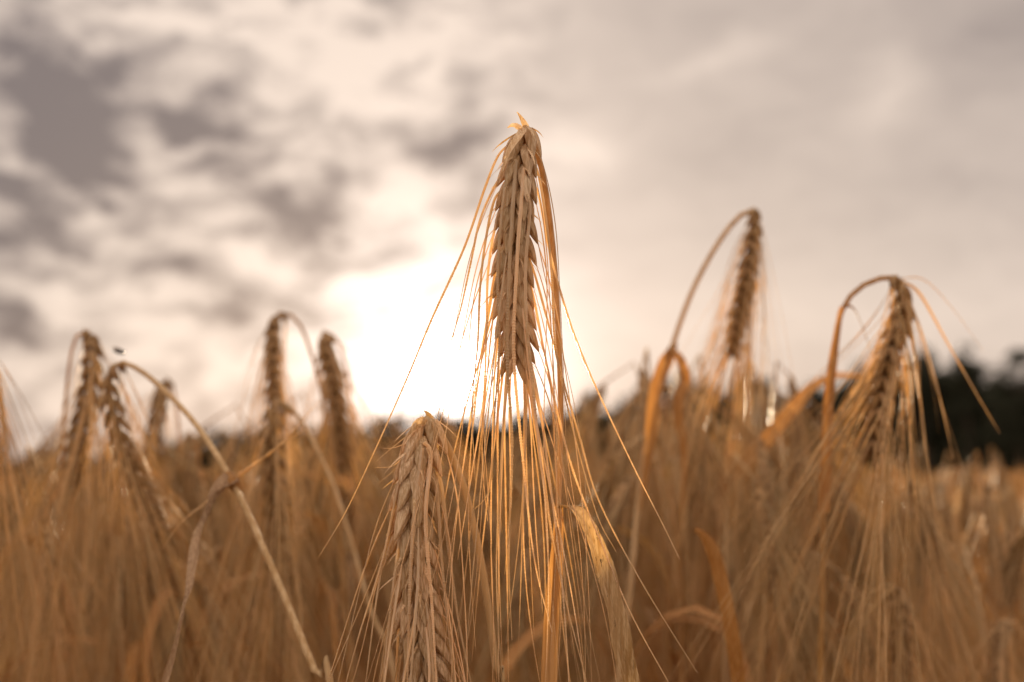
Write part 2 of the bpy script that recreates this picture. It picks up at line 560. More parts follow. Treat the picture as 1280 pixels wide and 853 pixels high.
def plant(label, stem_px, ear_px, seed=0, q=2, stem_w=0.0024, stem_mat=None, leaves=(), extra_awns=(), stem_w_top=None,
          split=True, group='barley plants standing out of the field', **kw):
    """a barley plant from points (px, py, depth)"""
    stem = [P(*a) for a in stem_px]          # from low to high
    foot = stem[0].copy()
    dirn = nrm(stem[0] - stem[1]) if len(stem) > 1 else DOWN
    # run the stem on down to the ground
    drop = foot[2]
    lean = dirn[:2] / max(0.35, abs(dirn[2])) * 0.25
    base = np.array([foot[0] + lean[0] * drop, foot[1] + lean[1] * drop, 0.0])
    mid = (foot * 0.6 + base * 0.4) + np.array([lean[0] * drop * 0.12, lean[1] * drop * 0.12, 0])
    root = empty('barley_plant', tuple(base))
    tag(root, label, 'barley', group)
    tops = [P(*ear_px[0])] if ear_px else []
    pts = spline([base, mid] + stem + tops, 110 if q > 1 else 50)
    m = MB()
    wt = stem_w_top or stem_w * 0.72
    tube(m, pts, np.linspace(stem_w * 0.5, wt * 0.5, len(pts)), 10 if q > 1 else 6)
    m.obj('stem', stem_mat or M_STEM, root, base)
    if ear_px:
        ear = [stem[-1] + 0.3 * (P(*ear_px[0]) - stem[-1])] + [P(*a) for a in ear_px]
        if q < 3:
            kw.setdefault('tl', 1.15)
            kw.setdefault('awn_w', .00044)
            kw['scale'] = kw.get('scale', 1.0) * .84
            kw['keep'] = 1.0 if kw.get('keep', 1) > .75 else .85
            kw['awnlen'] = kw.get('awnlen', .125) * 1.32
            kw['spread'] = kw.get('spread', .2) * 1.25
        rm, gs, aw = make_ear(ear, seed=seed, q=q, **kw)
        if split:
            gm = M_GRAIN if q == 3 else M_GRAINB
            e = rm.obj('ear', gm, root, base)
            for g in gs:
                g.obj('grain', gm, e, base)
            for a in aw:
                a.obj('awn', M_AWNS if q == 3 else M_AWN, e, base, q < 3)
        else:
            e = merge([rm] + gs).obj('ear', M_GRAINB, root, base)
            if aw:
                merge(aw).obj('beard', M_AWN, e, base)
        for path, w in extra_awns:
            ex = float(np.interp(path[0][1], [a[1] for a in ear_px], [a[0] for a in ear_px]))
            if 12 < abs(ex - path[0][0]) < 60:        # rooted in the ear
                path = [(path[0][0] * .45 + ex * .55, path[0][1] - 17, path[0][2])] + list(path)
            pp = spline([P(*a) for a in path], 320 if q == 3 else 60)
            am = MB()
            tube(am, pp, w * np.interp(np.linspace(0, 1, len(pp)), [0, .1, .5, 1], [0.8, 1.0, 0.6, 0.15]), 5, 0.6, teeth=0.8 if q == 3 else 0)
            am.obj('awn', M_AWNS if q == 3 else M_AWN, e, base, q < 3)
    rng = random.Random(seed + 5)
    for lf in leaves:
        nn = 120 if lf.get('cols') else 40
        pp = spline([P(*a) for a in lf['pts']], nn)
        s = np.linspace(0, 1, nn)
        wd = lf['w'] * 0.5 * np.interp(s, lf.get('ps', [0, .1, .5, 1]), lf.get('pw', [0.5, 1, 0.9, 0.08]))
        m = MB()
        if lf.get('tube'):
            tube(m, pp, wd, 7, 0.7)
        else:
            blade(m, pp, wd, lf.get('side', (1, 0.2, 0)), lf.get('fold', 0.25), lf.get('twist', 0.0), lf.get('wav', 0.05), rng, lf.get('cols', 7), lf.get('fray', .06))
        lo = m.obj(lf.get('name', 'leaf'), lf.get('mat', M_LEAF), root, base)
        if lf.get('label'):
            lo['label'] = lf['label']
    return root


# ------------------------------------------------------------------ ground, field, forest
def disc(name, mat, z, rad, n=64):
    m = MB()
    a = np.arange(n) * 2 * math.pi / n
    v = np.vstack([[[0, 0, z]], np.stack([rad * np.cos(a), rad * np.sin(a), np.full(n, z)], 1)])
    m.add(v, None, [[0, i + 1, (i + 1) % n + 1] for i in range(n)])
    return m.obj(name, mat, None, (0, 0, 0), False)


tag(disc('ground', M_SOIL, 0.0, 3000), None, None, kind='structure')

rnp = np.random.default_rng(5)


def lowpoly_plants(name, pts, hts, mat, naw=9, fat=1.0, seed=1):
    """very simple nodding barley plants merged into one mass"""
    rg = np.random.default_rng(seed)
    protos = []
    for k in range(12):
        rr = random.Random(seed * 100 + k)
        m = MB()
        lean = rr.uniform(0.0, 0.05)
        arch = rr.uniform(0.008, 0.03)
        el_ = rr.uniform(0.065, 0.09)
        top = [(0, 0, 0), (lean * .3, 0, .5), (lean, 0, .92), (lean + arch * .6, 0, .99), (lean + arch * 1.3, 0, 1.0 - .01), (lean + arch * 2, 0, .965)]
        tube(m, spline(top, 12), 0.0013 * fat, 3)
        e0 = np.array(top[-1], float)
        dr = nrm((rr.uniform(0.05, 0.6), rr.uniform(-.2, .2), -1))
        n = 9
        pe = e0 + dr * np.linspace(0, el_, n)[:, None]
        rad = 0.0065 * fat * np.array([.35, .8, 1.05, .8, 1.05, .8, 1.0, .7, .15])
        tube(m, pe, rad, 6)
        for a in range(naw):
            s = rr.uniform(0.1, 1)
            q0 = e0 + dr * el_ * s
            D = nrm(dr + np.array([rr.gauss(0, .2), rr.gauss(0, .2), rr.gauss(0, .05)]))
            ln = rr.uniform(.08, .13)
            q = q0 + D * np.linspace(0, ln, 4)[:, None] + DOWN * (np.linspace(0, 1, 4) ** 2 * 0.012)[:, None]
            tube(m, q, np.array([.0006, .0005, .0004, .0001]) * fat, 3)
        # leaf
        z0 = rr.uniform(.6, .85)
        q = spline([(lean * .6, 0, z0), (lean * .6 - .03, rr.uniform(-.03, .03), z0 + .05), (lean - .07, rr.uniform(-.05, .05), z0 - .02), (lean - .08, rr.uniform(-.06, .06), z0 - .12)], 8)
        blade(m, q, 0.0035 * fat * np.linspace(1, .2, 8), (0, 1, 0))
        V = np.concatenate(m.v)
        protos.append((V, np.concatenate(m.f4), np.concatenate(m.f3)))
    big = MB()
    rot = rg.uniform(0, 2 * math.pi, len(pts))
    pick = rg.integers(0, len(protos), len(pts))
    for (x, y), h, r, k in zip(pts, hts, rot, pick):
        V, f4, f3 = protos[k]
        c, s = math.cos(r), math.sin(r)
        v = np.stack([V[:, 0] * c - V[:, 1] * s + x, V[:, 0] * s + V[:, 1] * c + y, V[:, 2] - 1.0 + h], 1)
        v[:, 2] = np.maximum(v[:, 2], 0.0)
        big.add(v, f4, f3)
    return big.obj(name, mat, None, (0, 0, 0))


# mass of barley beyond the plants one can tell apart, and round the sides and back of the clearing
pts, hts = [], []
y = 2.15
N1 = 3600
for _ in range(N1):
    d = math.sqrt(rnp.uniform(1.8 ** 2, 6.5 ** 2))
    x = rnp.uniform(-0.62, 0.62) * d
    pts.append((x, d))
    pxx = 640 + x / d * FPX
    hts.append(min(CAM_Z + rnp.normal(0.005, 0.04), CAM_Z + (-0.012 if (pxx < 75 or 245 < pxx < 322) else 0.018) * d))
for _ in range(1500):          # either side and behind
    a = rnp.uniform(0, 2 * math.pi)
    d = math.sqrt(rnp.uniform(0.75 ** 2, 2.6 ** 2))
    x, y_ = d * math.sin(a), d * math.cos(a)
    if y_ > 0 and abs(x) < 0.46 * y_ + 0.05:
        continue
    pts.append((x, y_))
    hts.append(CAM_Z + rnp.normal(-0.04, 0.03))
tag(lowpoly_plants('barley_field', pts, hts, M_FARG, 10, 1.25, 3), 'dense ripe barley filling the field behind the nearer ears', 'barley field', kind='stuff')
pts, hts = [], []
for _ in range(5200):
    d = 6.5 * (75 / 6.5) ** rnp.uniform(0, 1)
    x = rnp.uniform(-0.62, 0.62) * d
    pts.append((x, d))
    hts.append(CAM_Z + rnp.normal(-0.03, 0.045))
# tufts: fatter with distance so that the canopy closes
far = lowpoly_plants('distant_barley_canopy', pts, hts, M_FARG, 5, 2.6, 9)
tag(far, 'far end of the barley field running up to the woods', 'barley field', kind='stuff')
# closed canopy under the far tufts
m = MB()
nx, ny = 90, 70
ys = 5.5 * (95 / 5.5) ** np.linspace(0, 1, ny)
V = np.zeros((ny, nx, 3))
for j in range(ny):
    V[j, :, 1] = ys[j]
    V[j, :, 0] = np.linspace(-0.75, 0.75, nx) * ys[j]
    V[j, :, 2] = 0.69 + rnp.normal(0, 0.018, nx)
i = np.arange(ny - 1)[:, None] * nx
j = np.arange(nx - 1)[None]
m.add(V.reshape(-1, 3), np.stack([i + j, i + j + 1, i + nx + j + 1, i + nx + j], -1).reshape(-1, 4))
tag(m.obj('barley_canopy', M_FARG, None, (0, 0, 0), True), 'closed canopy of ears across the far field', 'barley field', kind='stuff')


def tree_mesh(seed, kind):
    rr = random.Random(seed)
    rg = np.random.default_rng(seed)
    tm = MB()
    H = 1.0
    tube(tm, spline([(0, 0, -0.02), (rr.uniform(-.01, .01), 0, .3), (rr.uniform(-.02, .02), rr.uniform(-.02, .02), .65), (0, 0, .93)], 14), np.linspace(.022, .004, 14), 7)
    cl = []
    nl = 26
    for k in range(nl):
        z = rr.uniform(.22, .9)
        a = rr.uniform(0, 2 * math.pi)
        if kind == 0:
            rmax = .30 * math.sqrt(max(0.02, 1 - ((z - .55) / .47) ** 2))
        else:
            rmax = .26 * (1.02 - z) + .03
        ln = rmax * rr.uniform(.55, 1.05)
        e = np.array([math.cos(a) * ln, math.sin(a) * ln, z + (.07 if kind == 0 else -.02)])
        tube(tm, spline([(0, 0, z - .05), tuple(e * np.array([.5, .5, 1]) + np.array([0, 0, -.01])), tuple(e)], 7), np.linspace(.007, .002, 7), 4)
        cl.append((e, rr.uniform(.05, .10)))
        cl.append((e * np.array([.5, .5, 1]), rr.uniform(.05, .09)))
    cl.append((np.array([0, 0, .95]), .05))
    fm = MB()
    for c, r in cl:
        n = int(110 * (r / .08) ** 2)
        u = rg.normal(size=(n, 3))
        u /= np.linalg.norm(u, axis=1)[:, None]
        ctr = c + u * (r * rg.uniform(.3, 1.0, n) ** .5)[:, None] * np.array([1.15, 1.15, .75])
        A = rg.normal(size=(n, 3))
        A /= np.linalg.norm(A, axis=1)[:, None]
        Bv = np.cross(A, rg.normal(size=(n, 3)))
        Bv /= np.linalg.norm(Bv, axis=1)[:, None]
        s = rg.uniform(.008, .018, n)[:, None]
        v = np.stack([ctr + A * s, ctr + Bv * s * .6, ctr - A * s, ctr - Bv * s * .6], 1).reshape(-1, 3)
        fm.add(v, np.arange(n * 4).reshape(-1, 4))
    return tm.mesh('trunk', M_BARK), fm.mesh('crown', M_FOL, smooth=False)


TREES = [tree_mesh(11, 0), tree_mesh(12, 0), tree_mesh(13, 1), tree_mesh(14, 0), tree_mesh(15, 1)]
sky_x = [-260, 0, 60, 180, 270, 400, 480, 560, 640, 700, 725, 750, 790, 815, 850, 950, 990, 1060, 1110, 1150, 1185, 1215, 1250, 1280, 1400, 1600]
sky_y = [585, 578, 574, 560, 545, 528, 520, 521, 520, 508, 505, 478, 505, 480, 478, 474, 472, 462, 452, 440, 438, 422, 445, 440, 430, 440]
dist_x, dist_y = [-300, 0, 600, 900, 1280, 1700], [420, 340, 210, 150, 110, 95]
rt = random.Random(4)
px = -250.0
k = 0
bank = []
while px < 1560:
    D = float(np.interp(px, dist_x, dist_y))
    top = float(np.interp(px, sky_x, sky_y)) - 6
    pt = P(px, top, D)
    h = pt[2] * rt.uniform(0.90, 1.04)
    prom = px > 640 and k % 3 == 0
    if prom:
        h *= 1.05
    tm, fm = TREES[rt.choice([0, 1, 3]) if rt.random() < .75 else rt.choice([2, 4])]
    x, yv = pt[0], pt[1] + rt.uniform(-6, 6)
    root = empty('tree', (x, yv, 0))
    side = 'at the left of the field' if px < 430 else ('behind the sun glow at the middle' if px < 700 else ('beyond the field right of the tallest ear' if px < 1000 else 'in the tall dark wood at the right'))
    tag(root, 'dark backlit tree of the woodland edge ' + side, 'tree', 'trees of the woodland edge ' + side)
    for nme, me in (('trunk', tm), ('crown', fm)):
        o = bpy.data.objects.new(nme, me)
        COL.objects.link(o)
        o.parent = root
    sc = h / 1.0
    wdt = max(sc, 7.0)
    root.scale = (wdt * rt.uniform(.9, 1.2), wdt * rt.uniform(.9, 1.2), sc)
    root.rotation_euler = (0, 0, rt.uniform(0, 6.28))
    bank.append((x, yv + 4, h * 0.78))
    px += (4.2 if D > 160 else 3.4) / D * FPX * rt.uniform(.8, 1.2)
    k += 1
# undergrowth: lumpy mass of foliage behind the front trees
m = MB()
rg = np.random.default_rng(3)
bk = np.array(bank)
nb = len(bk)
# the lumpy body of the thicket
ht = bk[:, 2] * rg.uniform(.9, 1.12, nb)
prof_ = [(-1, 0.0), (-.6, .5), (.2, .85), (2.5, 1.0), (6, .8), (9, 0.0)]
vv = np.array([[bk[i, 0], bk[i, 1] + dy, ht[i] * fz - (0.2 if fz == 0 else 0)] for i in range(nb) for dy, fz in prof_])
q_ = len(prof_)
m.add(vv, [[i * q_ + j, (i + 1) * q_ + j, (i + 1) * q_ + j + 1, i * q_ + j + 1] for i in range(nb - 1) for j in range(q_ - 1)])
for i in range(nb):
    n = 900
    j = min(i + 1, nb - 1)
    f = rg.uniform(0, 1, n)
    c = bk[i][None] * (1 - f)[:, None] + bk[j][None] * f[:, None]
    hh = c[:, 2].copy()
    c[:, 2] = hh * rg.uniform(0, 1, n) ** 1.3
    c[:, 1] += rg.uniform(-2.5, 9, n)
    A = rg.normal(size=(n, 3)); A /= np.linalg.norm(A, axis=1)[:, None]
    Bv = np.cross(A, rg.normal(size=(n, 3))); Bv /= np.linalg.norm(Bv, axis=1)[:, None]
    s = rg.uniform(.35, 1.1, n)[:, None]
    m.add(np.stack([c + A * s, c + Bv * s * .7, c - A * s, c - Bv * s * .7], 1).reshape(-1, 3), np.arange(n * 4).reshape(-1, 4))
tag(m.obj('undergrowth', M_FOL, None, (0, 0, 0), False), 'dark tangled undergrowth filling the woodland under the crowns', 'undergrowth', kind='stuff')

# ------------------------------------------------------------------ background barley plants (individuals)
def bg_proto(k):
    rr = random.Random(900 + k)
    lean = rr.uniform(0.0, 0.05)
    ar = rr.uniform(0.008, 0.028)
    H = 1.0
    base = np.zeros(3)
    top = [(0, 0, 0.0), (lean * .2, 0, .4), (lean * .7, 0, .8), (lean, 0, .93), (lean + ar * .5, 0, .985), (lean + ar * 1.2, 0, .995), (lean + ar * 1.9, 0, .975)]
    sm = MB()
    tube(sm, spline(top, 30), np.linspace(.0016, .001, 30), 6)
    e0 = np.array(top[-1], float)
    bend = rr.uniform(0, .5)
    el_ = rr.uniform(.062, .085)
    e1 = e0 + nrm((bend + .15, rr.uniform(-.1, .1), -1)) * el_ * .5
    e2 = e1 + nrm((bend * .6, rr.uniform(-.1, .1), -1)) * el_ * .5
    rm, gs, aw = make_ear([e0, e1, e2], 1.0, 70 + k, 20, 1, front=np.array([0, -1, 0.0]), keep=.95, spread=rr.uniform(.2, .45), awnlen=.13, sag=.3, tl=.65, awn_w=.00058)
    em = merge([rm] + gs)
    am = merge(aw)
    lms = []
    for q in range(2):
        z0 = rr.uniform(.62, .88)
        sg = rr.choice([-1, 1])
        yy = rr.uniform(-.04, .04)
        droop = rr.uniform(.02, .14)
        pp = spline([(lean * z0, 0, z0), (lean * z0 + sg * .02, yy * .3, z0 + .05), (lean * z0 + sg * .055, yy, z0 + .05), (lean * z0 + sg * .08, yy * 1.5, z0 + .05 - droop), (lean * z0 + sg * .085, yy * 2, z0 - .02 - droop)], 16)
        lm = MB()
        blade(lm, pp, .004 * np.interp(np.linspace(0, 1, 16), [0, .1, .6, 1], [.5, 1, .8, .1]), (0, 1, 0), .25, rr.uniform(-2, 2), .06, rr)
        lms.append(lm)
    off = np.array([0, 0, 1.0])      # origin shifted: tops line up at z = 0, feet reach the soil
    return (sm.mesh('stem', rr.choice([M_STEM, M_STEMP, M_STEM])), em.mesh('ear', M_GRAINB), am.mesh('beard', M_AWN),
            [l.mesh('leaf', rr.choice([M_LEAF, M_LEAFO, M_LEAFO])) for l in lms])


PROTO = [bg_proto(k) for k in range(12)]


def where(px):
    for lim, s in ((215, 'near the left edge'), (430, 'left of the small central ear'), (640, 'below the sun glow'), (860, 'just right of the tallest ear'), (1070, 'between the two tall right ears')):
        if px < lim:
            return s
    return 'near the right edge'


rb = random.Random(77)

spots = []
# plants placed where blurred ears stand out of the mass (px, top py, depth)
marks = [(180, 560, 1.15), (262, 575, 1.2), (300, 560, 1.1), (455, 482, 1.35), (505, 510, 1.5), (470, 560, 1.2), (560, 560, 1.6), (735, 482, 1.35),
         (765, 498, 1.25), (790, 545, 1.1), (810, 500, 1.1), (868, 440, .98), (893, 448, 1.02), (842, 478, 1.05), (915, 470, 1.08), (910, 520, 1.1), (970, 560, 1.2), (1020, 575, 1.25),
         (1180, 585, 1.2), (1235, 552, 1.1), (1200, 610, 1.0), (1270, 600, 1.1), (640, 540, 1.4), (600, 570, 1.2), (400, 560, 1.1), (20, 600, 1.0),
         (130, 590, 1.0), (60, 640, .95), (700, 580, 1.1), (840, 560, 1.0), (945, 620, .95), (1080, 600, 1.0), (1140, 640, .95), (1250, 680, .9),
         (660, 600, 1.0), (500, 620, .95), (430, 640, .9), (370, 620, .95), (250, 680, .9), (170, 700, .85), (760, 640, .95), (820, 660, .9), (1010, 680, .9),
         (150, 545, 1.2), (172, 520, 1.35), (325, 530, 1.15), (375, 540, 1.05), (318, 575, 1.0), (395, 525, 1.2), (415, 505, 1.25), (440, 520, 1.1), (480, 530, 1.2), (520, 545, 1.3),
         (535, 575, 1.1), (575, 545, 1.4), (615, 545, 1.3), (650, 520, 1.5), (675, 545, 1.25), (715, 520, 1.3), (748, 500, 1.5), (775, 530, 1.2), (802, 540, 1.05), (825, 505, 1.2),
         (850, 480, 1.1), (880, 470, 1.15), (905, 490, 1.0), (925, 535, 1.05), (860, 520, .95), (890, 540, .92), (990, 560, 1.1), (100, 560, 1.0), (210, 560, 1.0), (120, 620, .92), (350, 590, .95), (290, 620, .95)]
for a in marks:
    spots.append(a)
spots = [a for a in spots if not (485 < a[0] < 690 and a[1] < 575) and not (245 < a[0] < 322 and a[1] < 600) and not a[0] < 70 and not (955 < a[0] < 1065 and a[1] < 592)]
spots += [(548, 532, 1.62), (590, 540, 1.7), (612, 528, 1.75), (638, 536, 1.66), (572, 548, 1.55), (660, 530, 1.7), (625, 552, 1.5)]
more_ = []
for (a, t_, d) in spots:
    if 90 < a < 240 or 330 < a < 480 or 790 < a < 925:
        for _ in range(2):
            more_.append((a + rb.uniform(-16, 16), t_ + rb.uniform(-18, 22), d + rb.uniform(-.06, .14)))
spots += more_
while len(spots) < 285:
    d = math.sqrt(rb.uniform(0.92 ** 2, 1.85 ** 2))
    px = rb.uniform(-190, 1470)
    zt = CAM_Z + rb.gauss(0.034, 0.024)
    if px > 950 or px < 70:
        zt -= 0.026 if px > 70 else 0.062
    if 245 < px < 322:
        zt -= 0.045
    if 480 < px < 690:
        zt = min(zt, CAM_Z - 0.002)
    zt = min(zt, CAM_Z + d * rb.uniform(.02, .045))
    pt = P(px, 598, d)
    py = 598 - (zt - CAM_Z) / d * FPX
    spots.append((px, py, d))
for n_, (px, py, d) in enumerate(spots):
    smh, emh, amh, lmh = PROTO[rb.randrange(len(PROTO))]
    pt = P(px, py, d)
    root = empty('barley_plant', (pt[0], pt[1], 0.0))
    row = 'front' if d < 1.25 else ('middle' if d < 1.7 else 'rear')
    w_ = where(px)
    lab = {'front': 'blurred bearded barley plant in the front ranks ',
           'middle': 'soft blurred barley plant in the middle ranks ',
           'rear': 'strongly blurred barley plant in the rear ranks '}[row] + w_
    tag(root, lab, 'barley', row + ' ranks of blurred barley ' + w_)
    root.rotation_euler = (rb.gauss(0, .03), rb.gauss(0, .03), rb.uniform(0, 2 * math.pi))
    root.scale = (1, 1, pt[2] / 0.995)
    ear_o = None
    for me in [smh, emh] + lmh:
        o = bpy.data.objects.new(me.name.split('.')[0], me)
        COL.objects.link(o)
        o.parent = root
        if me is emh:
            ear_o = o
    o = bpy.data.objects.new('beard', amh)
    COL.objects.link(o)
    o.parent = ear_o

# ------------------------------------------------------------------ barley plants one can single out
D0 = 0.468
# the tallest ear, in focus
plant('tallest barley plant, sharp in focus at the centre, ear hanging against the sun glow',
      [(683, 900, .482), (686, 853, .482), (694, 720, .485), (699, 600, .486), (701, 500, .486), (698, 420, .485), (693, 330, .482), (684, 250, .478), (674, 198, .474), (665, 172, .470), (657, 158, .468)],
      [(655, 160, D0), (650, 200, D0 - .001), (645, 260, D0 - .002), (642, 350, D0 - .002), (646, 446, D0)],
      seed=21, q=3, stem_w=.0030, stem_w_top=.0019, nodes=23, keep=.95, spread=.13, awnlen=.150, sag=.15, hair=.6,
      extra_awns=[
          ([(622, 196, .466), (606, 235, .464), (580, 310, .462), (540, 398, .462), (510, 470, .462), (470, 560, .462), (432, 640, .463), (398, 697, .464)], .00046),
          ([(672, 240, .470), (686, 310, .470), (702, 370, .470), (722, 430, .470), (752, 500, .470), (795, 590, .470), (828, 655, .470), (850, 700, .470)], .00046),
          ([(664, 330, .466), (684, 400, .466), (702, 470, .467), (724, 545, .468), (748, 625, .469), (800, 725, .470), (872, 842, .472)], .00044),
          ([(664, 360, .466), (682, 450, .466), (700, 530, .467), (720, 600, .468), (752, 680, .469), (790, 770, .470), (845, 870, .472)], .00044),
          ([(620, 230, .465), (600, 275, .463), (588, 330, .462), (572, 400, .462), (545, 478, .462)], .00046),
          ([(618, 250, .465), (607, 300, .464), (600, 360, .463), (597, 430, .463), (590, 510, .463), (594, 600, .463)], .00048),
          ([(620, 280, .465), (610, 340, .464), (608, 410, .463), (604, 500, .463), (590, 590, .463), (572, 700, .464)], .00048),
          ([(672, 215, .468), (683, 280, .466), (690, 350, .466), (694, 430, .466), (712, 520, .466), (745, 640, .467), (770, 690, .468)], .0005),
          ([(636, 210, .463), (628, 260, .460), (622, 340, .459), (624, 430, .459), (618, 520, .460), (612, 610, .461), (590, 640, .462)], .0006),
          ([(645, 200, .462), (640, 270, .459), (636, 350, .458), (634, 450, .458), (640, 560, .459), (636, 700, .46), (640, 800, .46)], .0007),
          ([(655, 210, .462), (650, 270, .459), (646, 330, .458), (642, 440, .458), (652, 560, .459), (668, 700, .46), (690, 790, .46)], .0007),
          ([(662, 260, .462), (657, 330, .459), (658, 400, .458), (665, 470, .458), (676, 580, .459), (700, 720, .46), (735, 860, .46)], .0006),
      ],
      leaves=[
          dict(name='sheath', mat=M_SHEATH, pts=[(684, 900, .480), (686, 840, .480), (690, 760, .482), (696, 690, .484), (699, 632, .484)], w=.0056,
               ps=[0, .2, .7, 1], pw=[1, 1, .9, .45], side=(1, 0, 0), fold=-.7, label='orange stem sheath with dark mould specks'),
          dict(pts=[(698, 636, .484), (706, 634, .480), (722, 640, .474), (738, 668, .470), (756, 722, .469), (772, 785, .469), (790, 870, .470), (800, 930, .471)], w=.0080, cols=17, fray=.14,
               ps=[0, .1, .25, .6, 1], pw=[.25, .5, 1, .95, .7], side=(1, -.25, .1), fold=.42, twist=.6, wav=.16, label='dry bent leaf with dark specks'),
          dict(name='bract', mat=M_GRAIN, pts=[(661, 168, .467), (657, 157, .466), (650, 145, .466), (646, 140, .466)], w=.0024, pw=[.6, 1, .8, .1], fold=.6),
          dict(name='bract', mat=M_GRAIN, pts=[(657, 163, .464), (649, 158, .462), (641, 156, .461), (634, 160, .461)], w=.0026, pw=[.4, 1, .9, .1], side=(0, .3, 1), fold=.5),
          dict(name='bract', mat=M_GRAIN, pts=[(655, 162, .464), (648, 172, .459), (636, 190, .457), (628, 215, .457)], w=.0028, pw=[.4, 1, .8, .2], fold=.5),
      ])

# front ear low in the picture
plant('short front barley ear low at centre left, thick and sharp with frosted bristles',
      [(630, 930, .49), (622, 853, .49), (613, 780, .49), (599, 690, .492), (580, 610, .492), (560, 560, .49), (545, 534, .488), (536, 522, .486)],
      [(532, 524, .484), (524, 560, .482), (518, 630, .48), (520, 720, .48), (530, 820, .48), (542, 900, .482)],
      seed=8, q=3, fk=.5, stem_w=.0031, stem_w_top=.0026, stem_mat=M_STEMP, scale=1.18, nodes=27, keep=.8, spread=.16, sag=.1, hair=1.0,
      splay=np.array([-.12, 0, 0]),
      extra_awns=[
          ([(512, 545, .482), (495, 620, .478), (478, 700, .476), (450, 790, .475), (428, 870, .475)], .0006),
          ([(508, 560, .482), (490, 650, .478), (472, 740, .476), (455, 870, .475)], .0006),
          ([(510, 600, .480), (496, 700, .475), (484, 800, .474), (475, 900, .474)], .0007),
          ([(528, 560, .476), (518, 640, .472), (512, 740, .471), (508, 900, .471)], .0008),
          ([(538, 570, .476), (532, 650, .472), (540, 760, .471), (548, 900, .471)], .0008),
          ([(550, 600, .480), (560, 680, .478), (572, 770, .478), (592, 870, .478)], .0007),
          ([(545, 610, .478), (552, 700, .476), (562, 800, .476), (575, 900, .476)], .0006),
          ([(522, 535, .483), (500, 552, .480), (478, 570, .478), (470, 578, .478)], .00022),
          ([(520, 545, .483), (495, 580, .480), (468, 585, .478)], .00022),
          ([(518, 550, .483), (492, 560, .480), (474, 560, .478)], .00022),
          ([(518, 560, .483), (490, 590, .480), (472, 605, .478)], .00022),
      ],
      leaves=[dict(name='bract', mat=M_STEMP, pts=[(540, 528, .486), (535, 518, .485), (530, 513, .485)], w=.0026, pw=[.6, 1, .8, .1], fold=.6),
              dict(name='bract', mat=M_GRAIN, pts=[(534, 524, .480), (522, 530, .477), (510, 545, .476)], w=.003, pw=[.4, 1, .9, .1], side=(0, .3, 1), fold=.5)])

# left leaning stalk crossing the picture
plant('leaning barley plant with long diagonal straw stem crossing the lower left and a knee joint',
      [(420, 900, .55), (398, 850, .555), (352, 738, .575), (318, 660, .59), (290, 602, .60), (262, 555, .62), (236, 520, .64), (205, 488, .66), (175, 463, .68), (152, 453, .69)],
      [(142, 458, .695), (136, 480, .70), (150, 545, .705), (172, 600, .71), (198, 660, .715)],
      seed=31, q=2, stem_w=.0046, stem_w_top=.0024, stem_mat=M_STEMP, keep=.9, spread=.22, sag=.3, awnlen=.14,
      extra_awns=[([(292, 600, .60), (320, 580, .60), (345, 560, .60), (385, 535, .60)], .0007),
                  ([(292, 598, .60), (312, 584, .60), (350, 556, .605), (400, 500, .61)], .0006),
                  ([(276, 612, .59), (255, 630, .585), (225, 655, .58), (200, 690, .58)], .0004)],
      leaves=[dict(name='leaf', mat=M_CURL, pts=[(290, 602, .60), (272, 622, .59), (258, 650, .575), (243, 692, .56), (230, 745, .545), (218, 800, .535), (205, 858, .53), (200, 900, .53)],
                   w=.0052, pw=[1.5, 1.15, .62, .45], fold=.9, twist=7.0, wav=.25, label='thin curled withered leaf hanging from the knee'),
              dict(name='node', mat=M_LEAFO, pts=[(297, 614, .598), (293, 606, .599), (288, 599, .601), (283, 592, .603)], w=.0062, ps=[0, .4, .6, 1], pw=[.6, 1, 1, .6], tube=True)])

plant('leftmost tall arched barley ear standing on a thin upright stem',
      [(66, 900, .82), (70, 760, .82), (76, 620, .81), (80, 530, .80), (85, 470, .80), (92, 430, .80), (101, 413, .80)],
      [(110, 414, .80), (117, 440, .79), (112, 490, .785), (100, 545, .78), (92, 600, .78)], seed=41, stem_w=.0026, keep=.85, spread=.2, awnlen=.14, scale=1.12)
plant('barley ear rising behind the diagonal stem, small against pale sky',
      [(232, 900, 1.02), (228, 700, 1.02), (224, 560, 1.01), (219, 500, 1.0), (214, 478, 1.0)],
      [(208, 474, 1.0), (200, 500, .99), (192, 545, .985), (186, 610, .98)], seed=42, stem_w=.0028, keep=.85, spread=.28, awnlen=.14, scale=1.15, split=False)
plant('dim barley ear in the gap under the diagonal stem',
      [(262, 900, 1.07), (256, 700, 1.07), (250, 590, 1.06), (243, 548, 1.05)],
      [(236, 540, 1.05), (230, 580, 1.04), (222, 660, 1.03)], seed=43, stem_w=.0028, keep=.85, spread=.25, split=False)
plant('barley plant with a high looped stem, slim dark ear hanging left of the sun glow',
      [(440, 900, .86), (428, 720, .86), (416, 590, .86), (404, 500, .86), (390, 445, .86), (376, 408, .86), (361, 392, .86)],
      [(348, 392, .86), (342, 408, .855), (341, 450, .85), (343, 500, .85), (344, 540, .85)], seed=44, stem_w=.0028, keep=.7, spread=.18, scale=.95)
plant('barley ear hanging directly beneath the looped stem, from a stalk leaning in from the right',
      [(500, 900, .74), (462, 760, .745), (425, 630, .75), (400, 570, .755), (378, 528, .76), (358, 505, .76)],
      [(344, 500, .76), (338, 530, .755), (342, 600, .75), (346, 680, .75), (348, 745, .75)], seed=45, stem_w=.003, stem_mat=M_STEMP, keep=.9, spread=.26, awnlen=.14, scale=1.15,
      splay=np.array([-.15, 0, 0]))
